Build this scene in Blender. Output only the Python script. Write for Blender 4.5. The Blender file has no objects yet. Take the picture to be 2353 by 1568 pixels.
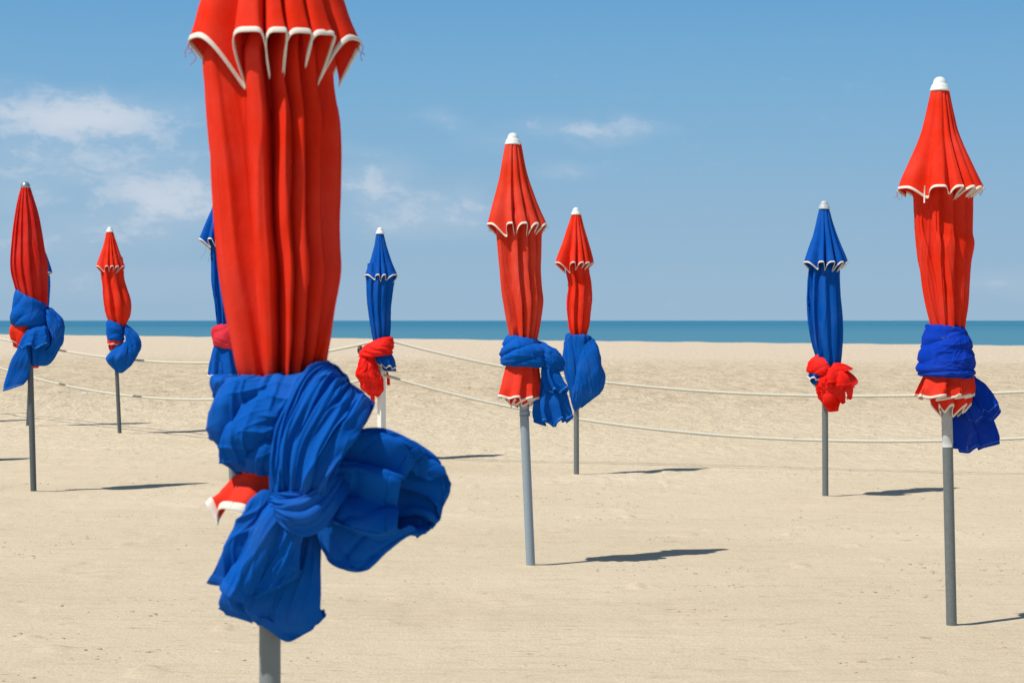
import bpy, math
import numpy as np

# ------------------------------------------------------------------ camera, light, sky
scene = bpy.context.scene
W, H = 2352.0, 1568.0            # picture units used for reading positions
F = 4573.0                       # focal length in those units (70 mm on 36 mm)
CX, HZ = 1176.0, 736.0           # optical axis column, horizon row
EYE = 1.55                       # camera height in metres

cam_d = bpy.data.cameras.new("camera")
cam = bpy.data.objects.new("camera", cam_d)
scene.collection.objects.link(cam)
cam.location = (0, 0, EYE)
cam.rotation_euler = (math.radians(90), 0, 0)
cam_d.sensor_width = 36.0
cam_d.lens = 36.0 * F / W
cam_d.shift_y = (HZ - H / 2) / W
cam_d.clip_start = 0.1
cam_d.clip_end = 90000
cam_d.dof.use_dof = True
cam_d.dof.focus_distance = 11.8
cam_d.dof.aperture_fstop = 9.0
scene.camera = cam

scene.view_settings.view_transform = 'Standard'
scene.view_settings.look = 'None'
scene.view_settings.exposure = 0.0
scene.view_settings.gamma = 1.0
scene.view_settings.use_curve_mapping = False

SUN_EL = math.radians(57.5)
SH = np.array([0.83, 0.56])     # direction the shadows fall
SH = SH / np.hypot(*SH)
SUN_AZ = math.atan2(-SH[0], -SH[1])

sun_d = bpy.data.lights.new("sun", 'SUN')
sun_d.energy = 4.8
sun_d.angle = math.radians(0.53)
sun_d.color = (1.0, 0.955, 0.88)
sun = bpy.data.objects.new("sun", sun_d)
scene.collection.objects.link(sun)
from mathutils import Vector
sun.rotation_euler = Vector((SH[0] * math.cos(SUN_EL), SH[1] * math.cos(SUN_EL), -math.sin(SUN_EL))).to_track_quat('-Z', 'Y').to_euler()
sun.location = (-20, -20, 30)


class NT:
    """small helper round a node tree"""
    def __init__(s, tree):
        s.t = tree
        tree.nodes.clear()

    def n(s, kind, ins=None, **props):
        nd = s.t.nodes.new(kind)
        for k, v in props.items():
            setattr(nd, k, v)
        for k, v in (ins or {}).items():
            sock = nd.inputs[k]
            if isinstance(v, bpy.types.NodeSocket):
                s.t.links.new(v, sock)
            else:
                sock.default_value = v
        return nd

    def m(s, op, a, b=0.0, c=0.0, clamp=False):
        nd = s.t.nodes.new('ShaderNodeMath')
        nd.operation = op
        nd.use_clamp = clamp
        for i, v in enumerate((a, b, c)):
            if isinstance(v, bpy.types.NodeSocket):
                s.t.links.new(v, nd.inputs[i])
            else:
                nd.inputs[i].default_value = v
        return nd.outputs[0]

    def vm(s, op, a, b=None):
        nd = s.t.nodes.new('ShaderNodeVectorMath')
        nd.operation = op
        for i, v in enumerate((a, b)):
            if v is None:
                continue
            if isinstance(v, bpy.types.NodeSocket):
                s.t.links.new(v, nd.inputs[i])
            else:
                nd.inputs[i].default_value = v
        return nd

    def mix(s, fac, a, b, mode='MIX'):
        nd = s.t.nodes.new('ShaderNodeMix')
        nd.data_type = 'RGBA'
        nd.blend_type = mode
        for sock, v in ((nd.inputs[0], fac), (nd.inputs[6], a), (nd.inputs[7], b)):
            if isinstance(v, bpy.types.NodeSocket):
                s.t.links.new(v, sock)
            else:
                sock.default_value = v
        return nd.outputs[2]

    def ramp(s, fac, stops, interp='LINEAR'):
        nd = s.t.nodes.new('ShaderNodeValToRGB')
        nd.color_ramp.interpolation = interp
        els = nd.color_ramp.elements
        while len(els) < len(stops):
            els.new(0.5)
        for e, (p, c) in zip(els, stops):
            e.position = p
            e.color = c if len(c) == 4 else (*c, 1)
        s.t.links.new(fac, nd.inputs[0])
        return nd.outputs[0]

    def link(s, a, b):
        s.t.links.new(a, b)


def lin(r, g, b):
    f = lambda c: (c / 255) / 12.92 if c / 255 <= 0.04045 else ((c / 255 + 0.055) / 1.055) ** 2.4
    return (f(r), f(g), f(b), 1.0)


world = bpy.data.worlds.new("World")
scene.world = world
world.use_nodes = True
w = NT(world.node_tree)
sky = w.n('ShaderNodeTexSky', sky_type='NISHITA', sun_disc=False, sun_elevation=SUN_EL,
          sun_rotation=SUN_AZ, altitude=0.0, air_density=1.0, dust_density=0.35, ozone_density=4.0)
tc = w.n('ShaderNodeTexCoord')
sep = w.n('ShaderNodeSeparateXYZ', {0: tc.outputs['Generated']})
az = w.m('ARCTAN2', sep.outputs[0], sep.outputs[1])
el = w.m('ARCSINE', sep.outputs[2])
# high sky dimmed and desaturated to cut its fill light
skyc = w.n('ShaderNodeHueSaturation', {'Saturation': 0.85, 'Value': 0.72, 'Color': sky.outputs[0]}).outputs[0]
skyc = w.mix(1.0, skyc, (1.0, 1.0, 1.0, 1), 'MULTIPLY')
# clear maritime air: the low sky stays blue all round the horizon
low = w.ramp(w.m('MULTIPLY', w.m('MAXIMUM', el, 0.0), 1 / .4), [(0.0, (.295, .44, .585)), (.12, (.26, .425, .595)), (.25, (.195, .40, .61)), (.42, (.118, .335, .60)), (1.0, (.05, .21, .48))], 'B_SPLINE')
low = w.vm('MULTIPLY', low, (1.08, 1.05, 1.03)).outputs[0]
low = w.vm('MULTIPLY', low, (10, 10, 10)).outputs[0]
skyc = w.mix(w.n('ShaderNodeMapRange', {0: el, 1: .18, 2: .75, 3: 1.0, 4: 0.0}, interpolation_type='SMOOTHSTEP').outputs[0], skyc, low)
# clouds: low broken cumulus, cloud banks all round the horizon
pos = w.n('ShaderNodeCombineXYZ', {0: az, 1: w.m('MULTIPLY', el, 1.9), 2: 0.3}).outputs[0]
nz = w.n('ShaderNodeTexNoise', {'Vector': pos, 'Scale': 58.0, 'Detail': 12.0, 'Roughness': 0.66, 'Distortion': 0.3})
nz2 = w.n('ShaderNodeTexNoise', {'Vector': pos, 'Scale': 12.0, 'Detail': 3.0, 'Roughness': 0.5})
banks = [  # azimuth px, row px, half width, half height, strength
    (190, 285, 330, 66, .95), (-40, 270, 260, 60, .8), (200, 380, 420, 80, .52), (400, 462, 190, 84, .82), (290, 525, 210, 60, .55), (120, 560, 300, 60, .36),
    (60, 440, 160, 75, .5), (865, 430, 120, 70, .72), (960, 485, 200, 75, .5), (1082, 462, 60, 50, .5), (1035, 280, 80, 22, .55),
    (1335, 300, 190, 30, .55), (1120, 318, 90, 28, .3), (1315, 395, 95, 24, .34), (830, 350, 80, 24, .34), (2300, 650, 170, 34, .26), (300, 640, 420, 46, .28),
    (-900, 420, 560, 130, .7), (-2100, 300, 700, 150, .8), (3500, 520, 420, 80, .5), (4900, 350, 650, 140, .7), (7000, 250, 900, 170, .8),
    (-4400, 380, 900, 160, .8), (-7500, 300, 1200, 170, .8), (-11000, 350, 1300, 170, .8), (10500, 300, 1300, 180, .8), (14000, 330, 1200, 170, .8)]
tot = None
wp = w.n('ShaderNodeTexNoise', {'Vector': pos, 'Scale': 26.0, 'Detail': 6.0, 'Roughness': 0.6}).outputs['Color']
wp = w.vm('MULTIPLY', w.vm('SUBTRACT', wp, (.5, .5, .5)).outputs[0], (.055, .022, 0)).outputs[0]
flat = w.vm('ADD', w.n('ShaderNodeCombineXYZ', {0: az, 1: el, 2: 0.0}).outputs[0], wp).outputs[0]
for (bx, by, hw, hh, st) in banks:
    d = w.vm('SUBTRACT', flat, ((bx - CX) / F, (HZ - by) / F, 0))
    d = w.vm('MULTIPLY', d.outputs[0], (F / hw, F / hh, 0))
    ln = w.vm('LENGTH', d.outputs[0]).outputs['Value']
    mr = w.n('ShaderNodeMapRange', {0: ln, 1: 1.55, 2: 0.0, 3: 0.0, 4: st}, interpolation_type='SMOOTHSTEP').outputs[0]
    tot = mr if tot is None else w.m('MAXIMUM', tot, mr)
dens = w.m('ADD', w.m('MULTIPLY', nz.outputs[0], 2.1), w.m('MULTIPLY', nz2.outputs[0], 0.5))
dens = w.m('ADD', w.m('SUBTRACT', dens, 1.42), w.m('MULTIPLY', tot, 1.12))
dens = w.n('ShaderNodeMapRange', {0: dens, 1: 0.0, 2: 0.85, 3: 0.0, 4: 1.0}, interpolation_type='SMOOTHSTEP').outputs[0]
dens = w.m('MULTIPLY', dens, w.m('MULTIPLY_ADD', tot, 0.62, 0.10))
veil = w.m('MULTIPLY', tot, w.m('MULTIPLY', nz2.outputs[0], 0.55))
dens = w.m('MAXIMUM', dens, veil)
skyc2 = w.mix(dens, skyc, (7.2, 7.35, 7.8, 1))
bg = w.n('ShaderNodeBackground', {'Color': skyc2, 'Strength': 0.105})
w.link(bg.outputs[0], w.n('ShaderNodeOutputWorld').inputs[0])

# ------------------------------------------------------------------ helpers
COL = scene.collection
rng = np.random.default_rng(7)


def mat(name):
    m = bpy.data.materials.new(name)
    m.use_nodes = True
    return m, NT(m.node_tree)


def mesh_obj(name, verts, faces, material, parent=None, smooth=True):
    me = bpy.data.meshes.new(name)
    verts = np.asarray(verts, dtype=np.float32)
    if isinstance(faces, np.ndarray) and faces.ndim == 2:
        k = faces.shape[1]
        me.vertices.add(len(verts))
        me.vertices.foreach_set('co', verts.ravel())
        me.loops.add(faces.size)
        me.loops.foreach_set('vertex_index', faces.astype(np.int32).ravel())
        me.polygons.add(len(faces))
        me.polygons.foreach_set('loop_start', np.arange(0, faces.size, k, dtype=np.int32))
        me.polygons.foreach_set('loop_total', np.full(len(faces), k, dtype=np.int32))
        me.update(calc_edges=True)
    else:
        me.from_pydata([tuple(v) for v in verts], [], [tuple(f) for f in faces])
    me.polygons.foreach_set('use_smooth', np.full(len(me.polygons), smooth))
    me.materials.append(material)
    o = bpy.data.objects.new(name, me)
    COL.objects.link(o)
    if parent is not None:
        o.parent = parent
    return o


def tag(o, label=None, category=None, group=None, kind=None):
    if label: o['label'] = label
    if category: o['category'] = category
    if group: o['group'] = group
    if kind: o['kind'] = kind
    return o


def hash2(ix, iy, seed):
    h = (ix.astype(np.int64) * 374761393 + iy.astype(np.int64) * 668265263 + seed * 974634777) & 0xffffffff
    h = ((h ^ (h >> 13)) * 1274126177) & 0xffffffff
    h = ((h ^ (h >> 16)) * 2246822519) & 0xffffffff
    return ((h ^ (h >> 15)) & 0xffff) / 65535.0


def noise(x, y, seed=0, px=0):
    """value noise -1..1, periodic in x with period px cells when px>0"""
    x0, y0 = np.floor(x), np.floor(y)
    fx, fy = x - x0, y - y0
    fx = fx * fx * fx * (fx * (fx * 6 - 15) + 10)
    fy = fy * fy * fy * (fy * (fy * 6 - 15) + 10)
    x1 = x0 + 1
    if px:
        x0, x1 = np.mod(x0, px), np.mod(x1, px)
    a, b = hash2(x0, y0, seed), hash2(x1, y0, seed)
    c, d = hash2(x0, y0 + 1, seed), hash2(x1, y0 + 1, seed)
    return ((a + (b - a) * fx) * (1 - fy) + (c + (d - c) * fx) * fy) * 2 - 1


def fbm(x, y, seed=0, px=0, octaves=4, gain=0.5):
    v, a, s = 0, 1.0, 0
    for o in range(octaves):
        v = v + a * noise(x, y, seed + 31 * o, px)
        s += a
        a *= gain
        x, y, px = x * 2, y * 2, px * 2
    return v / s


def sstep(a, b, x):
    t = np.clip((x - a) / (b - a), 0, 1)
    return t * t * (3 - 2 * t)


def catmull(P, t):
    """P (n,k) control rows, t in 0..1"""
    P = np.asarray(P, float)
    n = len(P)
    M = np.zeros_like(P)
    M[1:-1] = (P[2:] - P[:-2]) / 2
    M[0], M[-1] = P[1] - P[0], P[-1] - P[-2]
    x = np.clip(t, 0, 1) * (n - 1)
    i = np.minimum(np.floor(x).astype(int), n - 2)
    f = (x - i)[..., None]
    f2, f3 = f * f, f * f * f
    return (2 * f3 - 3 * f2 + 1) * P[i] + (f3 - 2 * f2 + f) * M[i] + (-2 * f3 + 3 * f2) * P[i + 1] + (f3 - f2) * M[i + 1]


# ------------------------------------------------------------------ materials
def fabric(name, rgb, seed=0.0, stain=0.0, weave=900.0, fade=0.10):
    m, k = mat(name)
    tc = k.n('ShaderNodeTexCoord')
    co = k.vm('ADD', tc.outputs['Object'], (seed, seed * 1.7, seed * .6)).outputs[0]
    big = k.n('ShaderNodeTexNoise', {'Vector': co, 'Scale': 5.0, 'Detail': 5.0, 'Roughness': 0.6}).outputs[0]
    fine = k.n('ShaderNodeTexNoise', {'Vector': co, 'Scale': 160.0, 'Detail': 3.0, 'Roughness': 0.7}).outputs[0]
    c = k.n('ShaderNodeHueSaturation', {'Hue': 0.5, 'Saturation': k.m('MULTIPLY_ADD', big, -fade, 1 + fade * .5),
                                        'Value': k.m('ADD', k.m('MULTIPLY', big, fade * 2.2), k.m('MULTIPLY_ADD', fine, 0.14, 1 - fade * 1.1 - .07)), 'Color': rgb}).outputs[0]
    if stain > 0:
        st = k.n('ShaderNodeTexNoise', {'Vector': co, 'Scale': 9.0, 'Detail': 7.0, 'Roughness': 0.72, 'Distortion': 0.6}).outputs[0]
        st = k.n('ShaderNodeMapRange', {0: st, 1: 0.60, 2: 0.74, 3: 0.0, 4: stain}).outputs[0]
        c = k.mix(st, c, lin(176, 172, 162))
    bump = k.n('ShaderNodeBump', {'Strength': 0.22, 'Distance': 0.0015,
                                  'Height': k.n('ShaderNodeTexNoise', {'Vector': co, 'Scale': weave * .35, 'Detail': 2.0}).outputs[0]})
    crease = k.n('ShaderNodeTexNoise', {'Vector': k.vm('MULTIPLY', co, (22, 22, 11)).outputs[0], 'Scale': 1.0, 'Detail': 4.0, 'Roughness': 0.6, 'Distortion': 1.2}).outputs[0]
    bump2 = k.n('ShaderNodeBump', {'Strength': 0.24, 'Distance': 0.005, 'Height': crease, 'Normal': bump.outputs[0]})
    p = k.n('ShaderNodeBsdfPrincipled', {'Base Color': c, 'Roughness': 0.82, 'Specular IOR Level': 0.10, 'Sheen Weight': 0.0,
                                         'Sheen Roughness': 0.5, 'Normal': bump2.outputs[0]})
    tr = k.n('ShaderNodeBsdfTranslucent', {'Color': c, 'Normal': bump2.outputs[0]})
    mx = k.n('ShaderNodeMixShader', {0: 0.05, 1: p.outputs[0], 2: tr.outputs[0]})
    k.link(mx.outputs[0], k.n('ShaderNodeOutputMaterial').inputs[0])
    return m


RED = fabric('red_canvas', (0.74, 0.034, 0.014, 1), 0.0)
RED_FADED = fabric('faded_red_canvas', (0.70, 0.052, 0.026, 1), 3.0, fade=.14)
RED_DEEP = fabric('deep_red_canvas', (0.60, 0.022, 0.014, 1), 5.0)
RED_TIE = fabric('scarlet_cotton', (0.80, 0.018, 0.012, 1), 8.0)
RED_PINK = fabric('crimson_cotton', (0.62, 0.03, 0.05, 1), 9.0)
BLUE = fabric('blue_canvas', (0.0015, 0.080, 0.39, 1), 1.0)
BLUE_TIE = fabric('blue_cotton', (0.0008, 0.088, 0.415, 1), 2.0, fade=.13)
NAVY_TIE = fabric('ultramarine_cotton', (0.003, 0.040, 0.40, 1), 4.0, stain=.5)


def plain(name, rgb, rough=.6, spec=.4, metal=0.0, var=.15, scale=30., bump=.0):
    m, k = mat(name)
    tc = k.n('ShaderNodeTexCoord')
    nz = k.n('ShaderNodeTexNoise', {'Vector': tc.outputs['Object'], 'Scale': scale, 'Detail': 6.0, 'Roughness': .65}).outputs[0]
    c = k.n('ShaderNodeHueSaturation', {'Value': k.m('MULTIPLY_ADD', nz, 2 * var, 1 - var), 'Color': rgb}).outputs[0]
    ins = {'Base Color': c, 'Roughness': rough, 'Specular IOR Level': spec, 'Metallic': metal}
    if bump:
        ins['Normal'] = k.n('ShaderNodeBump', {'Strength': bump, 'Distance': .002, 'Height': nz}).outputs[0]
    k.link(k.n('ShaderNodeBsdfPrincipled', ins).outputs[0], k.n('ShaderNodeOutputMaterial').inputs[0])
    return m


TRIM = plain('off_white_binding', (0.74, 0.69, 0.60, 1), .85, .2, var=.16, scale=60)
TRIM_PINK = plain('pinkish_binding', (0.72, 0.58, 0.52, 1), .85, .2, var=.16, scale=60)
CAPW = plain('white_plastic', (0.72, 0.76, 0.74, 1), .4, .4, var=.06, scale=12)
CAPG = plain('grey_plastic', (0.42, 0.46, 0.48, 1), .45, .4, var=.08)
CAPM = plain('brushed_metal_cap', (0.40, 0.41, 0.42, 1), .35, .5, metal=.7, var=.1)
GALV = plain('galvanised_steel', (0.165, 0.185, 0.185, 1), .48, .5, metal=.25, var=.32, scale=45, bump=.2)
GALV_D = plain('dark_galvanised_steel', (0.10, 0.115, 0.12, 1), .5, .5, metal=.2, var=.3, scale=45, bump=.2)
GREY_PAINT = plain('blue_grey_paint', (0.265, 0.325, 0.375, 1), .5, .4, var=.06, scale=14)
GREY_TUBE = plain('grey_tube', (0.20, 0.225, 0.225, 1), .5, .4, var=.10, scale=14)
INNER = plain('pale_aluminium_tube', (0.50, 0.53, 0.54, 1), .45, .5, metal=.2, var=.12)
WORN = plain('worn_white_paint', (0.46, 0.46, 0.43, 1), .7, .3, var=.35, scale=70, bump=.3)
POSTW = plain('white_painted_post', (0.80, 0.79, 0.74, 1), .55, .4, var=.08, scale=9)
KNOB = plain('dark_rubber', (0.02, 0.022, 0.028, 1), .45, .5, var=.1)
ROPE = plain('cream_rope', (0.58, 0.56, 0.46, 1), .9, .2, var=.2, scale=90)
THREAD_R = plain('loose_red_thread', (0.5, 0.05, 0.06, 1), .9, .1)
THREAD_B = plain('loose_blue_thread', (0.02, 0.10, 0.28, 1), .9, .1)
STITCH = plain('pale_stitching', (0.18, 0.42, 0.75, 1), .9, .1, var=.3, scale=300)

# ------------------------------------------------------------------ sand
CREST_A = np.array([-1176 / F * 225.0, 225.0])
CREST_B = np.array([1176 / F * 124.0, 124.0])


def crest_dist(x, y):
    """signed metres past the beach crest (positive towards the sea)"""
    d = (CREST_B - CREST_A) / np.hypot(*(CREST_B - CREST_A))
    nrm = np.array([-d[1], d[0]])
    if nrm[1] < 0: nrm = -nrm
    return (x - CREST_A[0]) * nrm[0] + (y - CREST_A[1]) * nrm[1]


def sand_height(x, y, detail=True):
    z = 0.012 * fbm(x * .25, y * .22, 11, octaves=3) * sstep(0, 6, y)
    # low wind-laid undulation across the view
    z = z + 0.010 * fbm(x * .45, y * 1.3, 5, octaves=3)
    # trodden belt further out
    belt = sstep(30, 38, y + 2 * noise(x * .1, y * .05, 8)) * (1 - sstep(70, 95, y))
    z = z + belt * 0.075 * fbm(x * 1.5, y * 1.0, 23, octaves=4, gain=.6)
    far = sstep(70, 100, y)
    z = z + far * 0.03 * fbm(x * .6, y * .5, 29, octaves=3)
    if detail:
        # scattered foot marks and wind pits
        n1 = fbm(x * 2.6, y * 1.7, 41, octaves=3)
        patch = sstep(.05, .45, fbm(x * .35, y * .28, 47, octaves=2))
        z = z - 0.010 * sstep(.25, .6, n1) * patch
        rp = fbm(x * 1.1 + y * .3, y * 5.5, 53, octaves=3)
        z = z + 0.0045 * rp
        pit = noise(x * 5.5, y * 3.2, 61)
        z = z + 0.012 * sstep(.74, .9, pit) * sstep(-.1, .3, noise(x * .8, y * .6, 67))
    cd = crest_dist(x, y)
    z = z + .10 * np.exp(-(cd / 14.0) ** 2) * 0 - 0.045 * np.clip(cd, 0, 60) - .0
    return z


def build_sand():
    xs = [0.0]
    while xs[-1] < 1400:
        x = xs[-1]
        step = 0.022 if x < 3.2 else 0.022 + (x - 3.2) * 0.012
        xs.append(x + step)
    xs = np.array(xs)
    xs = np.concatenate([-xs[:0:-1], xs])
    ys = np.concatenate([np.linspace(-60, 0, 25)[:-1], np.linspace(0, 7.5, 76)[:-1]])
    inv = np.linspace(1 / 7.5, 1 / 330.0, 640)
    ys = np.concatenate([ys, 1 / inv])
    X, Y = np.meshgrid(xs, ys)
    Z = sand_height(X, Y)
    for (px, py) in POLE_FEET:      # sand slightly heaped round each pole
        r2 = (X - px) ** 2 + (Y - py) ** 2
        Z = Z * (1 - np.exp(-r2 / .05)) + 0.012 * np.exp(-r2 / .012)
    ny, nx = X.shape
    i = np.arange(ny * nx).reshape(ny, nx)
    faces = np.stack([i[:-1, :-1], i[:-1, 1:], i[1:, 1:], i[1:, :-1]], -1).reshape(-1, 4)
    m, k = mat('beach_sand')
    geo = k.n('ShaderNodeNewGeometry')
    P = geo.outputs['Position']
    sp = k.n('ShaderNodeSeparateXYZ', {0: P})
    wide = k.n('ShaderNodeTexNoise', {'Vector': k.vm('MULTIPLY', P, (.22, .4, 0)).outputs[0], 'Scale': 1.0, 'Detail': 6.0, 'Roughness': .6}).outputs[0]
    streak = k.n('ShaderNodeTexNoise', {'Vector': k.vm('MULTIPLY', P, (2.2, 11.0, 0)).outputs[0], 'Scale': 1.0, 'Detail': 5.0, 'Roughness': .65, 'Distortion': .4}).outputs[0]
    grain = k.n('ShaderNodeTexNoise', {'Vector': P, 'Scale': 190.0, 'Detail': 3.0, 'Roughness': .8}).outputs[0]
    grit = k.n('ShaderNodeTexVoronoi', {'Vector': k.vm('MULTIPLY', P, (38, 26, 30)).outputs[0], 'Scale': 1.0}).outputs['Distance']
    base = k.ramp(wide, [(.30, (0.635, 0.525, 0.362)), (.52, (0.69, 0.58, 0.412)), (.72, (0.735, 0.627, 0.46))])
    # shell-strewn paler belt near the water, darker trodden belt before it
    dist = k.m('MULTIPLY_ADD', wide, 16.0, k.m('SUBTRACT', k.m('ADD', sp.outputs[1], k.m('MULTIPLY', sp.outputs[0], .35)), 8.0))
    pale = k.n('ShaderNodeMapRange', {0: dist, 1: 66.0, 2: 88.0, 3: 0.0, 4: 1.0}, interpolation_type='SMOOTHSTEP').outputs[0]
    base = k.mix(pale, base, (0.69, 0.575, 0.435, 1))
    mid = k.m('MULTIPLY', k.n('ShaderNodeMapRange', {0: dist, 1: 30.0, 2: 44.0, 3: 0.0, 4: .75}, interpolation_type='SMOOTHSTEP').outputs[0], k.m('SUBTRACT', 1.0, pale))
    base = k.mix(mid, base, (0.635, 0.52, 0.36, 1))
    base = k.mix(k.m('MULTIPLY', mid, k.ramp(k.n('ShaderNodeTexNoise', {'Vector': k.vm('MULTIPLY', P, (1.4, .7, 0)).outputs[0], 'Scale': 1.0, 'Detail': 5.0, 'Roughness': .7}).outputs[0], [(.47, (0, 0, 0)), (.62, (.5, .5, .5))])), base, (0.27, 0.20, 0.115, 1))
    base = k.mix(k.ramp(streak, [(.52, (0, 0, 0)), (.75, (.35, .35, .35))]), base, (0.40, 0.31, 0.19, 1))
    base = k.mix(k.ramp(grain, [(.35, (.10, .10, .10)), (.65, (0, 0, 0))]), base, (0.25, 0.19, 0.12, 1))
    gr2 = k.n('ShaderNodeTexNoise', {'Vector': k.vm('MULTIPLY', P, (70, 34, 0)).outputs[0], 'Scale': 1.0, 'Detail': 4.0, 'Roughness': .75}).outputs[0]
    base = k.mix(k.ramp(gr2, [(.36, (.30, .30, .30)), (.54, (0, 0, 0))]), base, (0.36, 0.28, 0.175, 1))
    base = k.mix(k.ramp(grit, [(.05, (.5, .5, .5)), (.13, (0, 0, 0))]), base, (0.62, 0.53, 0.40, 1))
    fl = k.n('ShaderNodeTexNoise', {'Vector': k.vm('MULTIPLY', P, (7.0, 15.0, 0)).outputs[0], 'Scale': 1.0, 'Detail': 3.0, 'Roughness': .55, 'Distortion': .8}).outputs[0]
    base = k.mix(k.ramp(fl, [(.655, (0, 0, 0)), (.72, (.5, .5, .5))]), base, (0.24, 0.18, 0.10, 1))  # dark flecks: small cast shadows of lumps painted into the sand colour
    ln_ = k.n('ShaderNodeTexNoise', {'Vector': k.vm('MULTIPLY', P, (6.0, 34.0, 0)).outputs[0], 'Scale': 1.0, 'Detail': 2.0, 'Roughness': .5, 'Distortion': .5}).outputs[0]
    base = k.mix(k.ramp(ln_, [(.68, (0, 0, 0)), (.73, (.45, .45, .45))]), base, (0.27, 0.205, 0.12, 1))  # thin dark streaks, likewise little shadows put into the colour
    sh = k.n('ShaderNodeTexVoronoi', {'Vector': k.vm('MULTIPLY', P, (9, 7, 9)).outputs[0], 'Scale': 1.0, 'Randomness': 1.0}).outputs['Distance']
    base = k.mix(k.ramp(sh, [(.035, (.8, .8, .8)), (.06, (0, 0, 0))]), base, (0.80, 0.75, 0.66, 1))
    h = k.m('ADD', k.m('MULTIPLY', grain, .35), k.m('ADD', k.m('MULTIPLY', streak, .9), k.n('ShaderNodeTexNoise', {'Vector': k.vm('MULTIPLY', P, (14, 22, 14)).outputs[0], 'Scale': 1.0, 'Detail': 6.0, 'Roughness': .75}).outputs[0]))
    lump = k.n('ShaderNodeTexNoise', {'Vector': k.vm('MULTIPLY', P, (3.6, 2.2, 0)).outputs[0], 'Scale': 1.0, 'Detail': 5.0, 'Roughness': .62}).outputs[0]
    trod = k.n('ShaderNodeMapRange', {0: dist, 1: 16.0, 2: 34.0, 3: .12, 4: 1.0}, interpolation_type='SMOOTHSTEP').outputs[0]
    h = k.m('ADD', h, k.m('MULTIPLY', k.m('MULTIPLY', lump, trod), 14.0))
    bump = k.n('ShaderNodeBump', {'Strength': .75, 'Distance': .018, 'Height': h})
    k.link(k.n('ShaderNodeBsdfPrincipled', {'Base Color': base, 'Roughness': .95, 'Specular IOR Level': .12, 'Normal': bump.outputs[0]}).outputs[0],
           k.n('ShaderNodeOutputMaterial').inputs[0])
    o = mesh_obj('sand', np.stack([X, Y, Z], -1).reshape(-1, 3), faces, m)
    tag(o, 'pale wind-smoothed sand beach running down to the sea', 'sand', kind='structure')


def build_sea():
    m, k = mat('sea_water')
    P = k.n('ShaderNodeNewGeometry').outputs['Position']
    sp = k.n('ShaderNodeSeparateXYZ', {0: P})
    wv = k.n('ShaderNodeTexNoise', {'Vector': k.vm('MULTIPLY', P, (.05, .16, 0)).outputs[0], 'Scale': 1.0, 'Detail': 8.0, 'Roughness': .65}).outputs[0]
    wl = k.n('ShaderNodeTexNoise', {'Vector': k.vm('MULTIPLY', P, (.0016, .012, 0)).outputs[0], 'Scale': 1.0, 'Detail': 5.0, 'Roughness': .6}).outputs[0]
    dep = k.n('ShaderNodeMapRange', {0: sp.outputs[1], 1: 160.0, 2: 900.0, 3: 0.0, 4: 1.0}, interpolation_type='SMOOTHSTEP').outputs[0]
    c = k.mix(dep, (0.080, 0.215, 0.300, 1), (0.022, 0.150, 0.268, 1))
    c = k.mix(k.ramp(wl, [(.40, (0, 0, 0)), (.60, (.7, .7, .7))]), c, (0.060, 0.215, 0.295, 1))
    b = k.n('ShaderNodeBump', {'Strength': .9, 'Distance': .5, 'Height': wv})
    k.link(k.n('ShaderNodeBsdfPrincipled', {'Base Color': c, 'Roughness': .55, 'IOR': 1.33, 'Specular IOR Level': .25, 'Normal': b.outputs[0]}).outputs[0],
           k.n('ShaderNodeOutputMaterial').inputs[0])
    R = 60000.0
    ys = np.concatenate([np.linspace(90, 2000, 60), np.geomspace(2200, R, 30)])
    xs = np.concatenate([-np.geomspace(R, 500, 12), np.linspace(-450, 450, 40), np.geomspace(500, R, 12)])
    X, Y = np.meshgrid(xs, ys)
    Z = np.full_like(X, -.55)
    i = np.arange(X.size).reshape(X.shape)
    faces = np.stack([i[:-1, :-1], i[:-1, 1:], i[1:, 1:], i[1:, :-1]], -1).reshape(-1, 4)
    tag(mesh_obj('sea', np.stack([X, Y, Z], -1).reshape(-1, 3), faces, m), 'calm teal blue sea reaching to the horizon', 'sea', kind='structure')


POLE_FEET = []


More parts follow.
